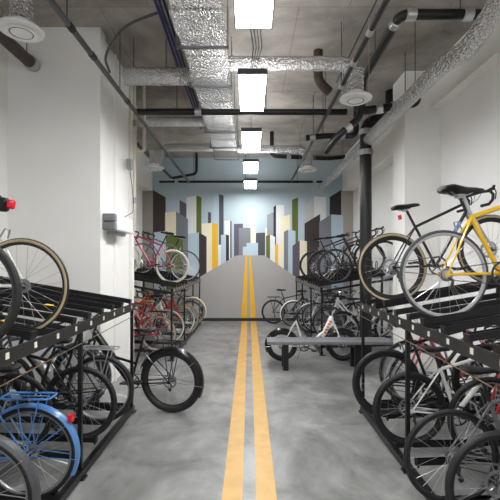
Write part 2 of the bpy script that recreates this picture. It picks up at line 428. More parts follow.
pipe('sprinkler_pipe', 'black cross pipe spanning the room under the duct', 'pipe', [(-1.76, 6.15, 4.09), (1.50, 6.15, 4.09)], .047, M['pipe'], [(0,.3)], [(0,.2),(0,.62),(0,.9)])
pipe('sprinkler_pipe', 'long grey sprinkler pipe running above the left rack past the pier', 'pipe', [(-1.73, -4, 4.07), (-1.73, 11.6, 4.07)], .03, M['greypipe'], [(0,.505),(0,.54),(0,.62)], [(0,.5),(0,.6)], bm=M['pipe'])
pipe('sprinkler_pipe', 'long thin black pipe slanting above the right side of the aisle', 'pipe', [(1.2, -4, 4.07), (1.2, 11.3, 4.07)], .029, M['pipe'], [(0,.52),(0,.56),(0,.6)], [(0,.49),(0,.6),(0,.75)])
pipe('sprinkler_pipe', 'thin black pipe crossing just in front of the mural wall', 'pipe', [(-2.6, 11.6, 4.1), (2.4, 11.6, 4.1)], .035, M['pipe'], [(0,.1),(0,.9)], [(0,.2),(0,.5),(0,.8)])
pipe('sprinkler_pipe', 'short dark pipe angling off the far left ceiling toward the mural', 'pipe', [(-2.3, 8.2, 4.2), (-2.2, 11.4, 4.16), (-1.5, 11.45, 4.3), (-1.5, 11.45, CZ-.01)], .04, M['pipe'])
pipe('drain_pipe', 'brown drain pipe ending at the left pier below the corner diffuser', 'pipe', [(-2.84, 2.6, 4.38), (-2.84, 5.3, 4.38)], .075, M['brownpipe'], [(0,.97)], [(0,.93)])
pipe('drain_pipe', 'black drain pipe from the right wall bending back along the ceiling', 'pipe', [(3.1, 4.12, 4.34), (1.56, 4.12, 4.34), (1.60, 5.62, 4.34), (1.60, 5.72, 3.86), (1.30, 5.75, 3.62), (1.12, 5.9, 3.4)], .052, M['pipe'], [(0,.93),(1,.1),(0,.55),(3,.6)], [(0,.6),(1,.6)], R=.12)
pipe('drain_pipe', 'black horizontal pipe with steel bands entering above the right pier', 'pipe', [(1.62, 5.95, 4.28), (1.62, 5.95, 4.02), (2.5, 5.95, 4.15), (2.5, 5.95, 4.32)], .06, M['pipe'], [(1,.35),(1,.62)], [(1,.8)])
pipe('drain_pipe', 'thick black vertical drain pipe standing behind the grey bench', 'pipe', [(2.13, 7.3, 0), (2.13, 7.3, 4.34), (2.6, 7.3, 4.4), (2.6, 7.3, CZ)], .108, M['pipe'], [(0,.955),(0,.87)], R=.2)
pipe('drain_pipe', 'short black pipe fitting with clamps left of the vertical drain', 'pipe', [(.98, 6.9, 3.92), (1.35, 6.9, 3.96), (1.85, 6.9, 3.96), (1.85, 6.9, CZ)], .05, M['pipe'], [(0,.3),(1,.5)], [(0,.8)])
pipe('drain_pipe', 'far dark pipe assembly under ceiling right of the last lamps', 'pipe', [(.55, 9.6, CZ), (.55, 9.6, 4.32), (1.9, 9.6, 4.26), (2.3, 9.6, 4.3)], .05, M['pipe'], [(1,.3),(1,.7)], [(1,.5)])
pipe('drain_pipe', 'rusty capped pipe stub through the ceiling above the right diffuser', 'pipe', [(1.02, 5.9, CZ), (1.02, 5.9, 4.45), (1.2, 6.0, 4.34)], .07, M['brownpipe'], [(0,.5)])
for i, x in enumerate((-1.0, -.96, -.92)):
    pipe('cable_conduit', ['dark blue cable run left of the foil duct', 'second blue cable beside the first, nearer the foil duct', 'black cable hugging the foil duct side'][i], 'cable', [(x, -3, 4.6+.02*i), (x-.02, 8.5, 4.6+.02*i)], .016, M['bluecable'] if i < 2 else M['pipe'])
pipe('cable_conduit', 'slack grey cable crossing the ceiling left of the duct', 'cable', [(-1.05, 2.7, 4.7), (-1.2, 3.6, 4.72), (-1.02, 4.6, 4.7), (-1.1, 6.2, 4.74)], .014, M['greypipe'], R=.3)
pipe('cable_conduit', 'thin grey cable looping from ceiling to the left branch duct', 'cable', [(-1.0, 4.7, 4.74), (-1.5, 4.75, 4.6), (-1.85, 5.1, 4.4), (-1.88, 5.4, 4.35)], .016, M['greypipe'], R=.3)
for i, (x, m_) in enumerate(((1.42, 'orange'), (1.50, 'greypipe'))):
    pipe('cable_conduit', ['thin reddish conduit between the two slanting black pipes', 'thin grey conduit beside the reddish one'][i], 'cable', [(x, -3, 4.70), (x, 6.5, 4.70)], .009, M['brownpipe'] if i == 0 else M['greypipe'])
# pier fittings
pipe('vertical_conduit', 'beige vertical conduit on the far edge of left pier', 'pipe', [(-1.93, 6.74, 2.3), (-1.93, 6.74, CZ)], .025, M['beigepipe'], [(0,.2),(0,.7)], bm=M['galv'])
pipe('vertical_conduit', 'beige conduit with a low U bend beyond the left pier', 'pipe', [(-1.99, 7.0, 4.5), (-1.99, 7.0, 3.72), (-1.85, 7.05, 3.72), (-1.85, 7.05, CZ)], .03, M['beigepipe'])
t = thing('wall_unit', 'white box with grey lamp heads fixed on the left pier side', 'emergency light', (-1.97, 5.36, 2.22))
MB().span((0, .1, 0), (.17, .86, .22)).build('casing', M['plastic'], t, smooth=False).modifiers.new('b', 'BEVEL').width = .012
for z in (.0, .115):
    o = MB().span((.0, 0, z), (.17, .095, z+.105)).build('lamp_head', M['grill'], t, smooth=False); o.modifiers.new('b', 'BEVEL').width = .012
MB().span((.02, .15, -.05), (.10, .7, -.001)).build('mounting_bracket', M['galv'], t, smooth=False)
t = thing('junction_box', 'small grey junction box on the left pier above the white box', 'junction box', (-1.93, 6.48, 3.36))
MB().box((0,0,0), (.08, .12, .16)).build('box_body', M['galv'], t, smooth=False)
MB().tube(bent([(0,0,-.08), (.02,.10,-.45), (.03,.12,-.75), (.05,-.45,-.90)], .006, R=.15), .006, 6).build('power_cord', M['greypipe'], t)
MB().tube([(0,0,.08), (0,0,CZ-3.36)], .02, 8).build('riser_conduit', M['beigepipe'], t)

# ------------------------------------------------------------------ bench
t = thing('bench', 'long grey slab bench on black legs in the gap of racks', 'bench', (0, 0, 0))
o = MB().span((.30, 6.5, .435), (2.35, 6.92, .485)).build('bench_top', M['bench'], t, smooth=False); o.modifiers.new('b', 'BEVEL').width = .006
for x in (.56, 1.74):
    l = MB(); l.span((x, 6.56, 0), (x+.09, 6.62, .435)); l.span((x, 6.82, 0), (x+.09, 6.88, .435)); l.span((x, 6.62, .36), (x+.09, 6.82, .42))
    l.build('leg', M['rack'], t, smooth=False)

# ------------------------------------------------------------------ bicycle parts
cache = {}
def cached(key, fn):
    if key not in cache: cache[key] = fn()
    return cache[key]
def wheel(parent, loc, r, tr, tread, side, rim, deep, rear, nsp=24, disc=False):
    def tyre():
        b = MB(); n = 12; prof = []; ms = []
        for k in range(n):
            a = 2*PI*k/n; prof.append((tr*math.sin(a), tr*math.cos(a)))
            mid = a+PI/n; ms.append(0 if math.cos(mid) > .45 else 1)
        b.sweep_arc(r-tr, prof, 0, 2*PI, 44, mats=ms)
        return b.mesh('tyre', [M[tread], M[side]])
    def rimm():
        b = MB(); w = min(tr*.85, .012); dp = .04 if deep else .018
        b.sweep_arc(r-2*tr*.92, [(-w, .004), (w, .004), (w*.8, -dp*.6), (0, -dp), (-w*.8, -dp*.6)], 0, 2*PI, 44)
        return b.mesh('rim', [M[rim]])
    def spk():
        b = MB(); ro = r-2*tr-.01
        for k in range(nsp):
            a = 2*PI*k/nsp; sd = .028 if k % 2 else -.028; off = .5 if (k//2) % 2 else -.5
            p0 = (.022*math.cos(a+off*2), sd, .022*math.sin(a+off*2)); p1 = (ro*math.cos(a), 0, ro*math.sin(a))
            b.tube([p0, p1], .0013, 3)
        return b.mesh('spokes', [M['steel' if rim != 'matte' else 'alu']])
    def hubm():
        b = MB(); b.lathe([(.012,-.055),(.014,-.05),(.026,-.032),(.026,-.028),(.014,-.02),(.014,.02),(.026,.028),(.026,.032),(.014,.05),(.012,.055)], (0,0,0), 'y', 16)
        return b.mesh('hub', [M['dark_alu']])
    w = link('wheel', cached(('ty', r, tr, tread, side), tyre), parent, loc)
    link('rim', cached(('ri', r, tr, rim, deep), rimm), w)
    link('spokes', cached(('sp', r, tr, rim, nsp), spk), w)
    link('hub', cached(('hu',), hubm), w)
    if rear:
        def cas():
            b = MB(); pr = [(.03, -.034)]
            for k, q in enumerate((.052, .045, .038, .031, .025)): pr += [(q, -.036-.005*k), (q, -.038-.005*k), (q-.006, -.0385-.005*k)]
            b.lathe(pr, (0,0,0), 'y', 24); return b.mesh('cassette', [M['alu']])
        link('cassette', cached('cas', cas), w)
    if disc:
        def dsc():
            b = MB(); b.sweep_arc(.075, [(-.001,-.01),(-.001,.01),(.001,.01),(.001,-.01)], 0, 2*PI, 28, c=(0,.04,0))
            for k in range(5):
                a = 2*PI*k/5; b.tube([(0,.04,0), (.07*math.cos(a), .04, .07*math.sin(a))], .004, 4)
            return b.mesh('brake_disc', [M['alu']])
        link('brake_disc', cached('dsc', dsc), w)
    return w
def saddle_mesh(wide):
    b = MB(); st = []
    L = [(-.13,.035,.0,.02),(-.12,.068,.006,.032),(-.08,.075*wide,.010,.04),(-.03,.058*wide,.004,.042),(.03,.034,.0,.036),(.09,.022,.0,.03),(.13,.018,-.004,.024),(.145,.008,-.01,.012)]
    vs = []; n = 12
    for x, w, z, h in L:
        for k in range(n):
            a = 2*PI*k/n; vs.append((x, w*math.cos(a), z+(h*.45*math.sin(a) if math.sin(a) > 0 else h*.9*math.sin(a)*(1 if abs(math.cos(a)) > .5 else .5))))
    fs = []
    for i in range(len(L)-1):
        for k in range(n):
            k2 = (k+1)%n; fs.append((i*n+k, i*n+k2, (i+1)*n+k2, (i+1)*n+k))
    fs += [tuple(range(n)), tuple((len(L)-1)*n+k for k in range(n))]
    b.add(vs, fs); return b

def bicycle(label, X, d, hz, side, face, tilt=0., group='bicycles', name='bicycle', yaw=0., lean=0., **k):
    g = k.get
    r = g('r', .345); tr = g('tr', .014); wb = g('wb', 1.0); style = g('style', 'diamond'); bar = g('bar', 'flat')
    col = M[g('col', 'black')]; col2 = M[g('fork', g('col', 'black'))]
    sw = g('sw', .95)                             # saddle height
    root = thing(name, label, 'e-bike' if g('batt') else 'bicycle', group=group)
    # pose: the outer wheel's hub goes to (X, d, hz)
    fwd_out = (face == 'f')
    if group.startswith('bicycles on'): ON.append((side, X, d, hz, tilt))
    base = (0 if side == 'R' else PI) + (PI if fwd_out else 0) + yaw
    pit = tilt if fwd_out else -tilt
    rot = Euler((lean, pit, base), 'XYZ'); Rm = rot.to_matrix()
    hubl = Vector((wb, 0, r)) if fwd_out else Vector((0, 0, r))
    root.rotation_euler = rot; root.location = Vector((X, d, hz))-Rm @ hubl
    tread, sidew, rim = g('tread', 'rubber'), g('sidew', 'rubber'), g('rim', 'alu')
    disc = g('disc', False)
    wheel(root, (0,0,r), r, tr, tread, sidew, rim, g('deep', False), True, disc=disc)
    fw = wheel(root, (wb,0,r), r, tr, tread, sidew, rim, g('deep', False), False, disc=disc)
    bb = Vector((g('bbx', .43 if r > .3 else .40), 0, max(.27, r-.06)))
    ang = math.radians(72.5); dirs = Vector((-math.cos(ang), 0, math.sin(ang)))
    sc = bb+dirs*g('st', .48)                      # seat cluster
    hd = Vector((-.29, 0, .957)).normalized()
    crown = Vector((wb-.045, 0, r))+hd*(r+tr+.045)+Vector((-.0,0,0))
    htop = crown+hd*g('ht', .13)
    tt = g('tube', .016)
    f = MB()
    f.tube([bb, sc], tt*.95, 10)
    f.tube([crown-hd*.005, htop+hd*.005], tt*1.25, 10)
    dt = crown+hd*.03
    if style == 'step':
        f.tube([dt, dt.lerp(bb, .5)+Vector((-.03,0,-.05)), bb], tt*1.35, 10)
        f.tube([htop-hd*.02, htop.lerp(bb+dirs*.2, .5)+Vector((.01,0,-.10)), bb+dirs*.2], tt, 10)
    elif style == 'cruise':
        f.tube([dt, dt.lerp(bb, .5)+Vector((.03,0,-.04)), bb], tt*1.1, 10)
        f.tube([htop-hd*.02, htop.lerp(sc, .5)+Vector((0,0,.035)), sc-dirs*.02], tt, 10)
    elif style == 'low' and g('straight'):
        f.tube([htop-hd*.03, bb], .043, 12); f.tube([dt.lerp(bb,.45)+Vector((-.02,0,.02)), bb+dirs*.25], tt, 10)
    elif style == 'low':
        f.tube([dt, dt.lerp(bb, .35)+Vector((-.06,0,-.06)), dt.lerp(bb, .7)+Vector((-.02,0,-.06)), bb], tt*1.6, 12)
    else:
        f.tube([dt, bb], tt*g('dtk', 1.2), 12); f.tube([htop-hd*.025, sc-dirs*.015], tt, 10)
    f.lathe([(.022,-.036),(.024,-.034),(.024,.034),(.022,.036)], bb, 'y', 12)
    for sy in (-1, 1):
        q = .052+tr*.6
        hubp = Vector((0, sy*q, r))
        f.tube([bb+Vector((0,sy*.02,0)), bb.lerp(Vector((0,0,r)), .25)+Vector((0,sy*(.025+tr*.8),0)), hubp], [.010,.010,.007], 8)
        f.tube([sc+Vector((0,sy*.01,-.02)), sc.lerp(Vector((0,0,r)), .25)+Vector((0,sy*(.022+tr*.7),0)), hubp], [.008,.008,.006], 8)
        f.box(hubp, (.035,.006,.035))
    f.build('frame', col, root)
    fk = MB()
    fw0 = Vector((wb, 0, r))
    for sy in (-1, 1):
        fk.tube([crown+Vector((0,sy*(.012+tr),.0)), crown.lerp(fw0,.15)+Vector((0,sy*(.03+tr),0)), crown.lerp(fw0,.6)+Vector((-.006,sy*(.034+tr),0)), fw0+Vector((0,sy*(.04+tr*.6),0))], [.014,.014,.012,.009] if not g('susp') else [.018,.018,.019,.014], 8)
    fk.box(crown+Vector((0,0,.0)), (.035,.06+2*tr,.03)); fk.build('fork', col2, root)
    # stem and handlebar
    rise = g('rise', .05); hb = htop+hd*rise
    sl = .09 if bar == 'drop' else .06
    bc = hb+Vector((sl, 0, .02))
    MB().tube([htop, hb], .014, 8).tube([hb, bc], .014, 8).build('stem', M[g('stemm', 'matte')], root)
    steer = link('handlebar', None, root); bpy.data.objects.remove(steer)
    def half(sy):
        if bar == 'drop':
            return [(0,.0,0),(0,.10,0),(0,.18,0),(.03,.20,0),(.085,.205,-.005),(.108,.207,-.04),(.092,.21,-.09),(.045,.215,-.125),(-.03,.215,-.13)]
        if bar == 'city':
            return [(0,0,0),(.02,.06,.03),(.01,.16,.06),(-.05,.23,.06),(-.13,.26,.05),(-.19,.265,.04)]
        return [(0,0,0),(.0,.06,.0),(-.005,.12,.015),(-.02,.2,.02),(-.035,.27,.02)]
    h = MB(); pts = [Vector((p[0], p[1], p[2])) for p in half(1)]
    full = [bc+Vector((p.x, -p.y, p.z)) for p in reversed(pts)]+[bc+p for p in pts[1:]]
    h.tube(full, .0125 if bar != 'drop' else .0145, 8)
    ho = h.build('handlebar', M[g('barm', 'matte' if bar != 'city' else 'steel')], root)
    for sy in (-1, 1):
        a = Vector((pts[-2].x, sy*pts[-2].y, pts[-2].z))+bc; e = Vector((pts[-1].x, sy*pts[-1].y, pts[-1].z))+bc
        if bar != 'drop':
            MB().tube([e.lerp(a, 1.2), e.lerp(a,1.15), e, e+(e-a)*.02], [.013,.017,.017,.012], 8).build('grip', M[g('gripm', 'matte')], ho)
            MB().tube([a+Vector((.0,0,0)), a+Vector((.035,-sy*.01,-.01)), a.lerp(e,.6)+Vector((.055,0,-.012)), e+Vector((.06,0,-.016))], .0055, 6).build('brake_lever', M['dark_alu'], ho)
        else:
            p = bc+Vector((.085, sy*.205, .0))
            MB().tube([p+Vector((-.02,0,0)), p+Vector((.03,0,.012)), p+Vector((.05,0,.04))], [.015,.018,.012], 8).tube([p+Vector((.045,0,.02)), p+Vector((.055,0,-.03)), p+Vector((.035,0,-.09))], .006, 6).build('brake_lever', M['matte'], ho)
        MB().tube(bent([bc+Vector((.03,sy*.12,.01)), bc+Vector((.10,sy*.10,.05)), bc+Vector((.07,sy*.02,-.06)), htop+Vector((.02,sy*.015,-.06))], .0025, R=.08), .0028, 4).build('brake_cable', M['matte'], ho)
    # seat
    sp = bb+dirs*(sw-bb.z)/dirs.z+Vector((g('sx',0),0,0))
    MB().tube([sc-dirs*.03, sp-dirs*.03], .0135, 8).build('seat_post', M[g('postm', 'matte')], root)
    so = link('saddle', cached(('sad', g('sadm', 'matte'), g('wide', 1.0)), lambda: saddle_mesh(g('wide', 1.0)).mesh('saddle', [M[g('sadm', 'matte')]])), root, sp+Vector((0,0,.02)))
    if g('level'): so.rotation_euler = (0, tilt, 0)
    if g('bigs'): so.scale = (g('bigs'),)*3
    def rails():
        b = MB()
        for sy in (-1,1): b.tube([(-.09,sy*.03,-.01),(-.05,sy*.022,-.035),(.03,sy*.022,-.035),(.09,sy*.01,-.008)], .0035, 5)
        b.box((-.01,0,-.04), (.04,.05,.02)); return b.mesh('saddle_rail', [M['alu']])
    link('saddle_rail', cached('rails', rails), so)
    # drive train
    def crank():
        b = MB(); b.sweep_arc(.09, [(-.002,-.012),(-.002,.004),(.002,.004),(.002,-.012)], 0, 2*PI, 32, c=(0,-.045,0))
        for i in range(5):
            a = 2*PI*i/5; b.tube([(0,-.046,0), (.082*math.cos(a),-.046,.082*math.sin(a))], .006, 5)
        b.tube([(0,-.06,0), (0,.06,0)], .012, 8)
        return b.mesh('crankset', [M['dark_alu']])
    co = link('crankset', cached('crank', crank), root, bb)
    ca = g('crank', -.35)
    for sy in (-1, 1):
        dr = Vector((math.cos(ca), 0, math.sin(ca)))*(.17*(1 if sy < 0 else -1))
        p0 = Vector((0, sy*.062, 0)); p1 = p0+dr+Vector((0,sy*.012,0))
        MB().tube([p0, p1], [.013,.010], 6).build('crank_arm', M['dark_alu'], co)
        MB().box(p1+Vector((0,sy*.055,0)), (.085,.09,.018)).build('pedal', M['matte'], co, smooth=False)
    cr = MB(); n = 20
    path = []
    hr = Vector((0,-.045,r))
    for i in range(n//2+1):
        a = PI/2-PI*i/(n//2); path.append(bb+Vector((.09*math.cos(a), -.045, .09*math.sin(a))))
    for i in range(n//2+1):
        a = -PI/2-PI*i/(n//2); path.append(hr+Vector((.04*math.cos(a), 0, .04*math.sin(a))))
    cr.tube(path, .0038, 5, closed=True); cr.build('chain', M[g('chainm', 'dark_alu')], root)
    MB().tube([(.0,-.05,r-.01), (.035,-.055,r-.05), (.02,-.055,r-.09), (.045,-.055,r-.14)], [.009,.012,.014,.009], 6).lathe([(.02,-.004),(.02,.004)], (.04,-.055,r-.135), 'y', 12).build('derailleur', M['dark_alu'], root)
    if not disc:
        pb = sc.lerp(Vector((0,0,r)), .36) if style != 'x' else sc
        MB().tube([Vector((pb.x-.005,-.03-tr,r+r*.93-.0)), Vector((pb.x-.02,-.03,r*2+.04)), Vector((pb.x-.02,.03,r*2+.04)), Vector((pb.x-.005,.03+tr,r+r*.93))], .007, 6).build('brake_caliper', M['alu'], root)
    # extras
    if g('guard'):
        for c0, a0, a1, wh in ((Vector((0,0,r)), math.radians(-10), math.radians(195), 'r'), (Vector((wb,0,r)), math.radians(50), math.radians(200), 'f')):
            if wh == 'r': a0, a1 = math.radians(20), math.radians(205)
            w = tr+.014; R = r+.016
            prof = [(-w,-.014),(-w*.7,.002),(0,.008),(w*.7,.002),(w,-.014),(w*.85,-.016),(w*.6,-.002),(0,.004),(-w*.6,-.002),(-w*.85,-.016)]
            mgo = MB().sweep_arc(R, prof, a0, a1, 30).build('mudguard', M[g('guard')], root, c0)
            for aa in ((a1-.35, a1-1.1) if wh == 'r' else (a1-.4,)):
                for sy in (-1,1):
                    MB().tube([(0,sy*.055,0), (R*math.cos(aa), sy*w, R*math.sin(aa))], .0028, 5).build('mudguard_stay', M['steel' if g('guard') != 'blue' else 'blue'], mgo)
    if g('carrier'):
        zt = 2*r+.075; cb = MB(); x0, x1 = -.17, .19
        for yy in (-.065, 0, .065): cb.tube([(x0+.03,yy,zt), (x1,yy,zt)], .006, 6)
        cb.tube(bent([(x1,-.075,zt),(x0,-.075,zt),(x0,.075,zt),(x1,.075,zt),(x1,-.075,zt)], .007, R=.04), .007, 8)
        for sy in (-1,1):
            for xx in (-.10, .06): cb.tube([(xx,sy*.072,zt), (0,sy*.068,r+.02)], .005, 6)
            cb.tube([(x1,sy*.05,zt), sc+Vector((0,sy*.015,-.05))], .005, 6)
        cb.build('luggage_carrier', M[g('carrier')], root)
    if g('tail'):
        MB().box((-.175, 0, 2*r+.06) if g('carrier') else sp+Vector((-.07,0,-.08)), (.022,.04,.045)).build('tail_light', M['redlens'], root)
    if g('taillow'):
        MB().box((-.30, 0, r+.262), (.03,.045,.05)).build('tail_light', M['redlens'], root)
    if g('bag'):
        sb = MB().lathe([(.02,-.07),(.05,-.06),(.055,0),(.05,.05),(.03,.06)], sp+Vector((-.15,0,-.03)), 'x', 14).build('saddle_bag', M['matte'], root)
        MB().box(sp+Vector((-.24,0,-.02)), (.04,.06,.065)).build('tail_light', M['redlens'], root).modifiers.new('b','BEVEL').width = .01
    if g('batt'):
        a, b_ = dt.lerp(bb, .15), dt.lerp(bb, .85)
        if g('print'): a, b_ = Vector((.91,0,.80)), Vector((.73,0,.42))
        off = Vector((.0,0,.045)) if style != 'low' else Vector((-.02,0,.0))
        if g('print'): off = Vector((0,0,0))
        bo = MB().tube([a+off, a.lerp(b_, .04)+off, a.lerp(b_, .96)+off, b_+off], [.03,.045,.045,.03], 10, flat=.8).build('battery_pack', M[g('batt')], root)
        if g('print'):
            dd = (b_-a).normalized(); nrm = Vector((0,-1,0)); up = Vector((-dd.z, 0, dd.x))
            pr = MB()
            q = Matrix((dd, nrm, up)).transposed()
            for i in range(5):
                pc = a.lerp(b_, .22+.13*i)+off+Vector((0,-.038,0))
                pr.box(pc, (.03,.004,.045), q)
            pr.build('orange_lettering', M['orange'], bo, smooth=False)
    if g('bottle'):
        a = dt.lerp(bb, .55)+Vector((-.02,0,.055)); dd = (dt-bb).normalized()
        MB().tube([a-dd*.09, a-dd*.085, a+dd*.06, a+dd*.08, a+dd*.10], [.03,.036,.036,.02,.018], 12).build('water_bottle', M[g('bottle')], root)
    if g('basket'):
        c0 = bc+Vector((.16,0,-.06)); bk = MB()
        for lv in range(4):
            u = lv/3; w, l, z = .13+.03*u, .10+.03*u, -.1+.2*u
            bk.tube([c0+Vector(p) for p in ((-l,-w,z),(l,-w,z),(l,w,z),(-l,w,z))], .005, 5, closed=True)
        for i in range(-3,4):
            for sx in (-1,1): bk.tube([c0+Vector((sx*.10,i*.04,-.1)), c0+Vector((sx*.13,i*.05,.1))], .003, 4)
            for sy in (-1,1): bk.tube([c0+Vector((i*.03,sy*.13,-.1)), c0+Vector((i*.04,sy*.16,.1))], .003, 4)
            bk.tube([c0+Vector((-.10,i*.04,-.1)), c0+Vector((.10,i*.04,-.1))], .003, 4)
        bk.build('wire_basket', M[g('basket')], root)
    if g('lamp'):
        MB().lathe([(.012,-.03),(.028,-.02),(.03,.02),(.026,.028)], bc+Vector((.05,0,.02)), 'x', 12).build('head_lamp', M['lightm'], root)
    if g('tape'):                                  # pale band on the down tube
        a = dt.lerp(bb, .2); b_ = dt.lerp(bb, .45)
        MB().tube([a, b_], tt*g('dtk', 1.2)*1.03, 12).build('frame_decal', M[g('tape')], root)
    if g('stand'):
        MB().tube([bb+Vector((-.03,.04,-.02)), Vector((bb.x-.10,.13,.01))], .007, 6).build('kick_stand', M['alu'], root)
    return root

# ------------------------------------------------------------------ double-deck racks
def rack(side, xa, y0, y1, posts, label, slots, ups, lows):
    sg = 1 if side == 'R' else -1
    t = thing('bike_rack', label, 'bicycle rack', (sg*xa, y1, 0), group='double-deck bicycle racks')
    o = Vector((sg*xa, y1, 0))
    XE = 2.95
    def B(a, b): # world-space span relative to root
        return MB().span(Vector(a)-o, Vector(b)-o)
    for y in posts:
        B((sg*(xa-.0), y-.016, 0), (sg*(xa+.032), y+.016, 1.30)).build('post', M['rack'], t, smooth=False)
        B((sg*XE, y-.022, 0), (sg*(XE+.045), y+.022, 1.62)).build('post', M['rack'], t, smooth=False)
        B((sg*(xa-.03), y-.04, 0), (sg*(xa+.09), y+.04, .012)).build('foot_plate', M['rack'], t, smooth=False)
        MB().tube([Vector((sg*(xa+.03), y, 1.22))-o, Vector((sg*XE, y, 1.50))-o], .022, 6).build('cross_beam', M['rack'], t)
    B((sg*(xa-.012), y0, .02), (sg*(xa+.04), y1, .075)).build('base_rail', M['rack'], t, smooth=False)
    B((sg*XE, y0, .02), (sg*(XE+.04), y1, .075)).build('base_rail', M['rack'], t, smooth=False)
    B((sg*XE, y0, 1.50), (sg*(XE+.04), y1, 1.57)).build('wall_rail', M['rack'], t, smooth=False)
    ur = B((sg*(xa-.014), y0, 1.215), (sg*xa, y1, 1.30)).build('upper_rail', M['railm'], t, smooth=False)
    for y in slots:
        if y0 < y < y1: B((sg*(xa-.016), y-.017, 1.245), (sg*(xa-.0145), y+.017, 1.282)).build('number_sticker', M['sticker'], ur, smooth=False)
    MB().tube([Vector((sg*(xa-.03), y1-.02, 1.16))-o, Vector((sg*(xa-.03), y0, 1.10))-o], .004, 6).build('guide_rod', M['brass'], t)
    # trays (channels)
    def tray(y, z0, z1, xs, xe, st, hoop):
        L = math.hypot(xe-xs, z1-z0); an = math.atan2(z1-z0, xe-xs)
        c = MB(); w = .024
        c.box((L/2, 0, 0), (L, 2*w, .006)); c.box((L/2, -w, .02), (L, .006, .045)); c.box((L/2, w, .02), (L, .006, .045))
        c.box((.0, 0, .012), (.012, 2*w+.02, .06))
        tr = c.build('tray', M['rack'], t, Vector((sg*xs, y, z0))-o, smooth=False)
        tr.rotation_euler = (0, -an, 0 if sg > 0 else PI)
        if hoop:
            MB().tube(bent([(L-.42,-.05,.02),(L-.36,-.05,.30),(L-.36,.05,.30),(L-.42,.05,.02)], .009, R=.07), .009, 6).build('wheel_hoop', M['rack'], tr)
        if st:
            MB().box((.36, -w-.004, .03), (.06,.002,.05)).box((.36,0,.052), (.07,.05,.003)).build('warning_sticker', M['ystick'], tr, smooth=False)
        return tr
    for ys, z0, sl, xs in ((ups, 1.31, math.tan(math.radians(9.5)), xa+.005), (lows, .095, .03, xa+.045)):
        for i, (y, b) in enumerate(ys):
            a, q = z0, sl
            if b: q = math.tan(b[4]); a = b[3]-.345-.006-(abs(b[1])-xs)*q
            tray(y, max(a, z0-.05), max(a, z0-.05)+(XE-xs)*q, xs, XE, sg < 0 and z0 > 1 and y0 < 5 and i in (4,6,7), z0 > 1 and y0 > 5)
    return t
LX, RX = 1.38, 1.34
ON = []

# ------------------------------------------------------------------ bicycles
T = math.radians(9.5)
G1, G2, G3, G4 = 'bicycles on the near racks, upper deck', 'bicycles on the near racks, lower deck', 'bicycles on the far racks, upper deck', 'bicycles on the far racks, lower deck'
# near right, upper deck
bicycle('yellow road bike on upper right rack with black saddle', 1.505, 3.09, 1.695, 'R', 'r', T, G1, col='yellow', fork='black', bar='drop', rise=.03, rim='silver', tread='rubber_grey', sidew='rubber_grey', sw=.95, sx=.02, st=.50, postm='silver', wide=1.25, level=True, bigs=1.25, tube=.018, crank=.5)
bicycle('black road bike with tan sidewall tyres on upper right rack', 1.42, 3.97, 1.735, 'R', 'r', T*1.1, G1, col='black', bar='drop', rise=.03, rim='matte', sidew='tan', tr=.018, disc=True, sw=.90, st=.45, tube=.014, tail=True, fork='silver', deep=True, tape='blue')
# near right, lower deck
bicycle('dark bike nearest the camera on the lower right rack, only wheel showing', 1.52, 2.40, .44, 'R', 'r', .03, G2, col='black', bar='flat', tr=.02, rim='matte', disc=True)
bicycle('dark road bike with big grey cassette, second on lower right rack', 1.46, 2.89, .385, 'R', 'r', .02, G2, col='grey', bar='drop', tr=.017, rim='dark_alu', fork='black')
bicycle('white framed mountain bike with chunky tyre, lower right rack', 1.50, 3.74, .42, 'R', 'r', .02, G2, col='white', bar='flat', tr=.027, rim='matte', disc=True, st=.46, dtk=1.4, susp=1, fork='black', sw=.88)
bicycle('black bike with dark deep rims behind the white mountain bike', 1.38, 4.02, .575, 'R', 'r', .05, G2, col='black', bar='flat', tr=.022, rim='matte', deep=True, sw=.9)
bicycle('slate bike facing the aisle between the white and the grey bikes, lower right', 1.98, 3.30, .50, 'R', 'f', .04, G2, col='slate', bar='flat', tr=.022, rim='alu', lamp=True, fork='red')
bicycle('pink bicycle with pink fork at the far end of lower right rack', 1.76, 4.36, .60, 'R', 'f', .04, G2, col='pink', bar='city', tr=.018, rim='alu', style='cruise', sw=.9)
bicycle('silver city bike farthest in on the near lower right rack', 1.95, 4.62, .45, 'R', 'r', .02, G2, col='silver', bar='flat', tr=.018, rim='alu', guard='silver', sw=.92)
# near left, upper deck
bicycle('bike with tan sidewall wheels and red tail light on upper left rack', -1.63, 2.86, 1.62, 'L', 'r', T, G1, col='white', bar='drop', rim='matte', sidew='tan', tr=.017, sw=.93, fork='black', bag=True, sx=.18)
bicycle('near upper left bike with dark grey tyre at the photo edge', -1.63, 2.26, 1.615, 'L', 'r', T, G1, col='slate', bar='flat', tr=.019, rim='dark_alu', sw=.90, st=.45)
# near left, lower deck
bicycle('bike at the left bottom corner with dark grey mudguard', -1.53, 2.22, .49, 'L', 'r', .02, G2, col='blue', bar='city', guard='charcoal', tr=.02, rim='alu')
bicycle('sky blue city bike with blue mudguard and luggage carrier', -1.615, 2.95, .385, 'L', 'r', .01, G2, col='blue', bar='city', guard='blue', carrier='blue', tr=.019, rim='alu', taillow=True, style='cruise', rise=.1)
bicycle('black e-bike on the lower left rack behind the sky blue bike', -1.57, 3.72, .48, 'L', 'r', .03, G2, col='black', bar='flat', tr=.022, rim='matte', batt='matte', dtk=1.6, sw=.9)
bicycle('black bike with silver carrier, last on the near lower left rack', -1.51, 4.06, .50, 'L', 'r', .03, G2, col='black', bar='flat', tr=.023, rim='alu', carrier='silver', dtk=1.7, bottle='silver')
bicycle('slate bike pointing at the aisle on lower left rack behind the black e-bike', -1.95, 4.42, .52, 'L', 'f', .03, G2, col='slate', bar='flat', tr=.02, rim='alu', fork='slate')
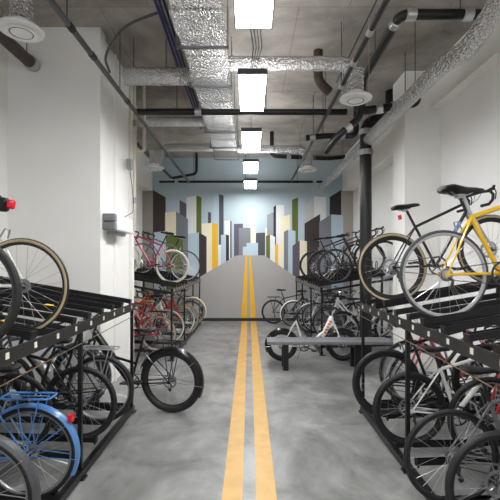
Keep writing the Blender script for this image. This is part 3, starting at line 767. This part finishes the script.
bicycle('grey bike pointing at the aisle between the sky blue and black bikes', -1.99, 3.36, .52, 'L', 'f', .04, G2, col='dark_alu', bar='flat', tr=.019, rim='matte', fork='black')
bicycle('black bike facing the aisle between the corner bike and the sky blue bike', -2.02, 2.60, .52, 'L', 'f', .04, G2, col='black', bar='flat', tr=.018, rim='alu', fork='black', sw=.92)
bicycle('silver bike facing the aisle between the two bikes nearest us, lower right', 2.02, 2.64, .50, 'R', 'f', .04, G2, col='silver', bar='drop', tr=.016, rim='alu', fork='black', sw=.92)
# free-standing
bicycle('fat-tyred black e-bike with mudguard and carrier standing by the left rack end', -.924, 4.74, .385, 'L', 'r', 0, 'free-standing bicycles', yaw=-.21, bbx=.52, straight=True, r=.385, tr=.041, col='black', bar='city', guard='black', carrier='matte', batt='matte', rim='matte', disc=True, wb=1.2, style='low', sw=.96, wide=1.3, rise=.09, stand=True, barm='matte', lean=-.05)
bicycle('white small-wheeled e-bike with orange lettering standing behind the bench', .59, 7.22, .285, 'R', 'r', 0, 'free-standing bicycles', yaw=0, r=.285, tr=.042, col='white', fork='white', bar='city', guard='black', batt='white', rim='matte', disc=True, wb=1.1, style='low', sw=.84, wide=1.2, rise=.14, stand=True, barm='matte', **{'print': True})
bicycle('black bike standing alone against the mural wall right of the lines', .70, 11.45, .35, 'R', 'r', 0, 'free-standing bicycles', col='black', bar='flat', tr=.02, rim='matte', sw=.95, stand=True, carrier='matte')

# far left
bicycle('magenta bike with cream wheels on the far left upper rack', -1.56, 8.15, 1.69, 'L', 'r', T, G3, col='magenta', fork='white', bar='drop', tread='cream', sidew='cream', tr=.018, rim='steel', sw=.98)
bicycle('grey bike behind the magenta one on the far left upper rack', -1.43, 8.95, 1.69, 'L', 'r', T, G3, col='grey', bar='drop', tr=.014, rim='silver', sw=.95)
fl = [(7.6, -1.72, .42, 'r', 'red', 'cruise', 'city', 'tan', 'leather', dict(carrier='matte')),
      (7.95, -1.62, .50, 'r', 'red', 'diamond', 'flat', 'cream', 'matte', dict(basket='brass')),
      (8.4, -1.68, .42, 'f', 'white', 'step', 'city', 'rubber', 'leather', {}),
      (8.85, -1.45, .52, 'r', 'red', 'diamond', 'drop', 'tan', 'leather', {}),
      (9.35, -1.60, .42, 'f', 'red', 'step', 'city', 'cream', 'leather', dict(guard='red')),
      (9.9, -1.42, .55, 'r', 'black', 'cruise', 'city', 'tan', 'leather', dict(guard='cream')),
      (10.5, -1.55, .42, 'r', 'teal', 'diamond', 'flat', 'rubber', 'matte', {}),
      (11.0, -1.6, .5, 'f', 'grey', 'diamond', 'flat', 'rubber', 'matte', {})]
fll = ['red cruiser with tan tyres and black carrier, nearest on far lower left rack', 'red bike with wire basket, second on the far lower left rack', 'white step-through facing the aisle on far lower left rack',
       'red drop-bar bike with tan tyres sticking out of far lower left rack', 'red step-through with red mudguards on the far lower left rack', 'black cruiser with cream mudguards near the far end of left rack',
       'teal bike deep on the far lower left rack', 'grey bike facing the aisle at the mural end of left rack']
for q, lb in zip(fl, fll):
    bicycle(lb, q[1], q[0], q[2], 'L', q[3], .03, G4, col=q[4], style=q[5], bar=q[6], sidew=q[7], tread='rubber', sadm=q[8], rim='alu', tr=.019, wide=1.15, sw=.93, **q[9])
# far right
bicycle('black bike nearest on the far right upper rack, pale saddle bag', 1.72, 7.98, 1.70, 'R', 'r', T, G3, col='black', bar='drop', tr=.016, rim='dark_alu', sw=.9, bottle='white')
bicycle('black flat-bar bike, middle of the far right upper rack', 1.60, 8.6, 1.70, 'R', 'r', T, G3, col='slate', bar='flat', tr=.02, rim='matte', sw=.9, fork='black')
bicycle('dark bike farthest on the far right upper rack before the mural', 1.52, 9.35, 1.70, 'R', 'r', T, G3, col='black', bar='flat', tr=.02, rim='matte', sw=.92)
fr = [(7.95, 1.85, .44, 'r', 'silver', 'diamond', 'flat', dict(guard='black')),
      (8.3, 1.66, .52, 'f', 'white', 'step', 'city', dict(basket='matte')),
      (8.75, 1.75, .42, 'r', 'black', 'diamond', 'drop', {}),
      (9.2, 1.55, .50, 'r', 'grey', 'diamond', 'flat', dict(carrier='silver')),
      (9.7, 1.5, .42, 'f', 'white', 'cruise', 'city', dict(guard='silver')),
      (10.2, 1.45, .50, 'r', 'slate', 'diamond', 'flat', {}),
      (10.75, 1.2, .38, 'r', 'silver', 'step', 'city', dict(guard='white', lamp=True))]
frl = ['silver bike with black mudguards, nearest on the far lower right rack', 'white step-through with black basket on the far lower right rack', 'black drop-bar bike on the far lower right rack', 'grey bike with silver carrier on the far lower right rack',
       'white cruiser facing the aisle on the far lower right rack', 'slate bike toward the mural end of right rack', 'silver step-through with white mudguards sticking out at the mural end of right rack']
for q, lb in zip(fr, frl):
    bicycle(lb, q[1], q[0], q[2], 'R', q[3], .03, G4, col=q[4], style=q[5], bar=q[6], rim='alu', tr=.019, sw=.93, **q[7])

# ------------------------------------------------------------------ racks under the bicycles
def fill(lo, hi, st, ys):                          # bicycle positions plus evenly spaced empty trays between
    out = list(ys); y = hi
    while y > lo:
        if all(abs(y-q) > .2 for q in ys): out.append(y)
        y -= st
    return sorted(out, reverse=True)
def mk(side, xa, y0, y1, posts, label, st0, stp, top):
    on = [b for b in ON if b[0] == side and y0 < b[2] < y1]
    up = {b[2]: b for b in on if b[3] > 1.2}; lo = {b[2]: b for b in on if b[3] < 1.2}
    yt = fill(y0+.1, top, .3, list(up)); yl = fill(y0+.1, top, .36, list(lo))
    rack(side, xa, y0, y1, posts, label, [st0-stp*k for k in range(14)], [(y, up.get(y)) for y in yt], [(y, lo.get(y)) for y in yl])
mk('L', LX, .9, 4.79, (4.77, 3.31, 1.8), 'near left double-deck black bicycle rack in front of the pier', 4.66, .3, 4.66)
mk('R', RX, .9, 4.78, (4.76, 3.42, 1.9), 'near right double-deck black bicycle rack with white stickers', 4.66, .285, 4.56)
mk('L', LX, 7.2, 11.35, (7.22, 8.65, 9.98, 11.3), 'far left double-deck black bicycle rack beyond the pier', 11.2, .3, 11.2)
mk('R', RX+.03, 7.6, 11.75, (7.62, 8.95, 10.4, 11.7), 'far right double-deck black bicycle rack behind the bench', 11.6, .3, 11.6)

# ------------------------------------------------------------------ camera, world, output look
cd = bpy.data.cameras.new('camera'); cam = bpy.data.objects.new('camera', cd); COL.objects.link(cam)
cam.location = (0, 0, H); cam.rotation_euler = (PI/2, 0, 0)
cd.sensor_width = 36; cd.lens = 36*F/500; cd.shift_x = (250-VX)/500; cd.shift_y = (VY-250)/500
cd.clip_end = 100
scene.camera = cam
w = bpy.data.worlds.new('world'); scene.world = w; w.use_nodes = True
w.node_tree.nodes['Background'].inputs['Color'].default_value = (.8,.85,.9,1)
w.node_tree.nodes['Background'].inputs['Strength'].default_value = 1.3
vs_ = scene.view_settings
vs_.view_transform = 'Standard'; vs_.look = 'None'; vs_.gamma = 1; vs_.use_curve_mapping = False
vs_.exposure = 0.52
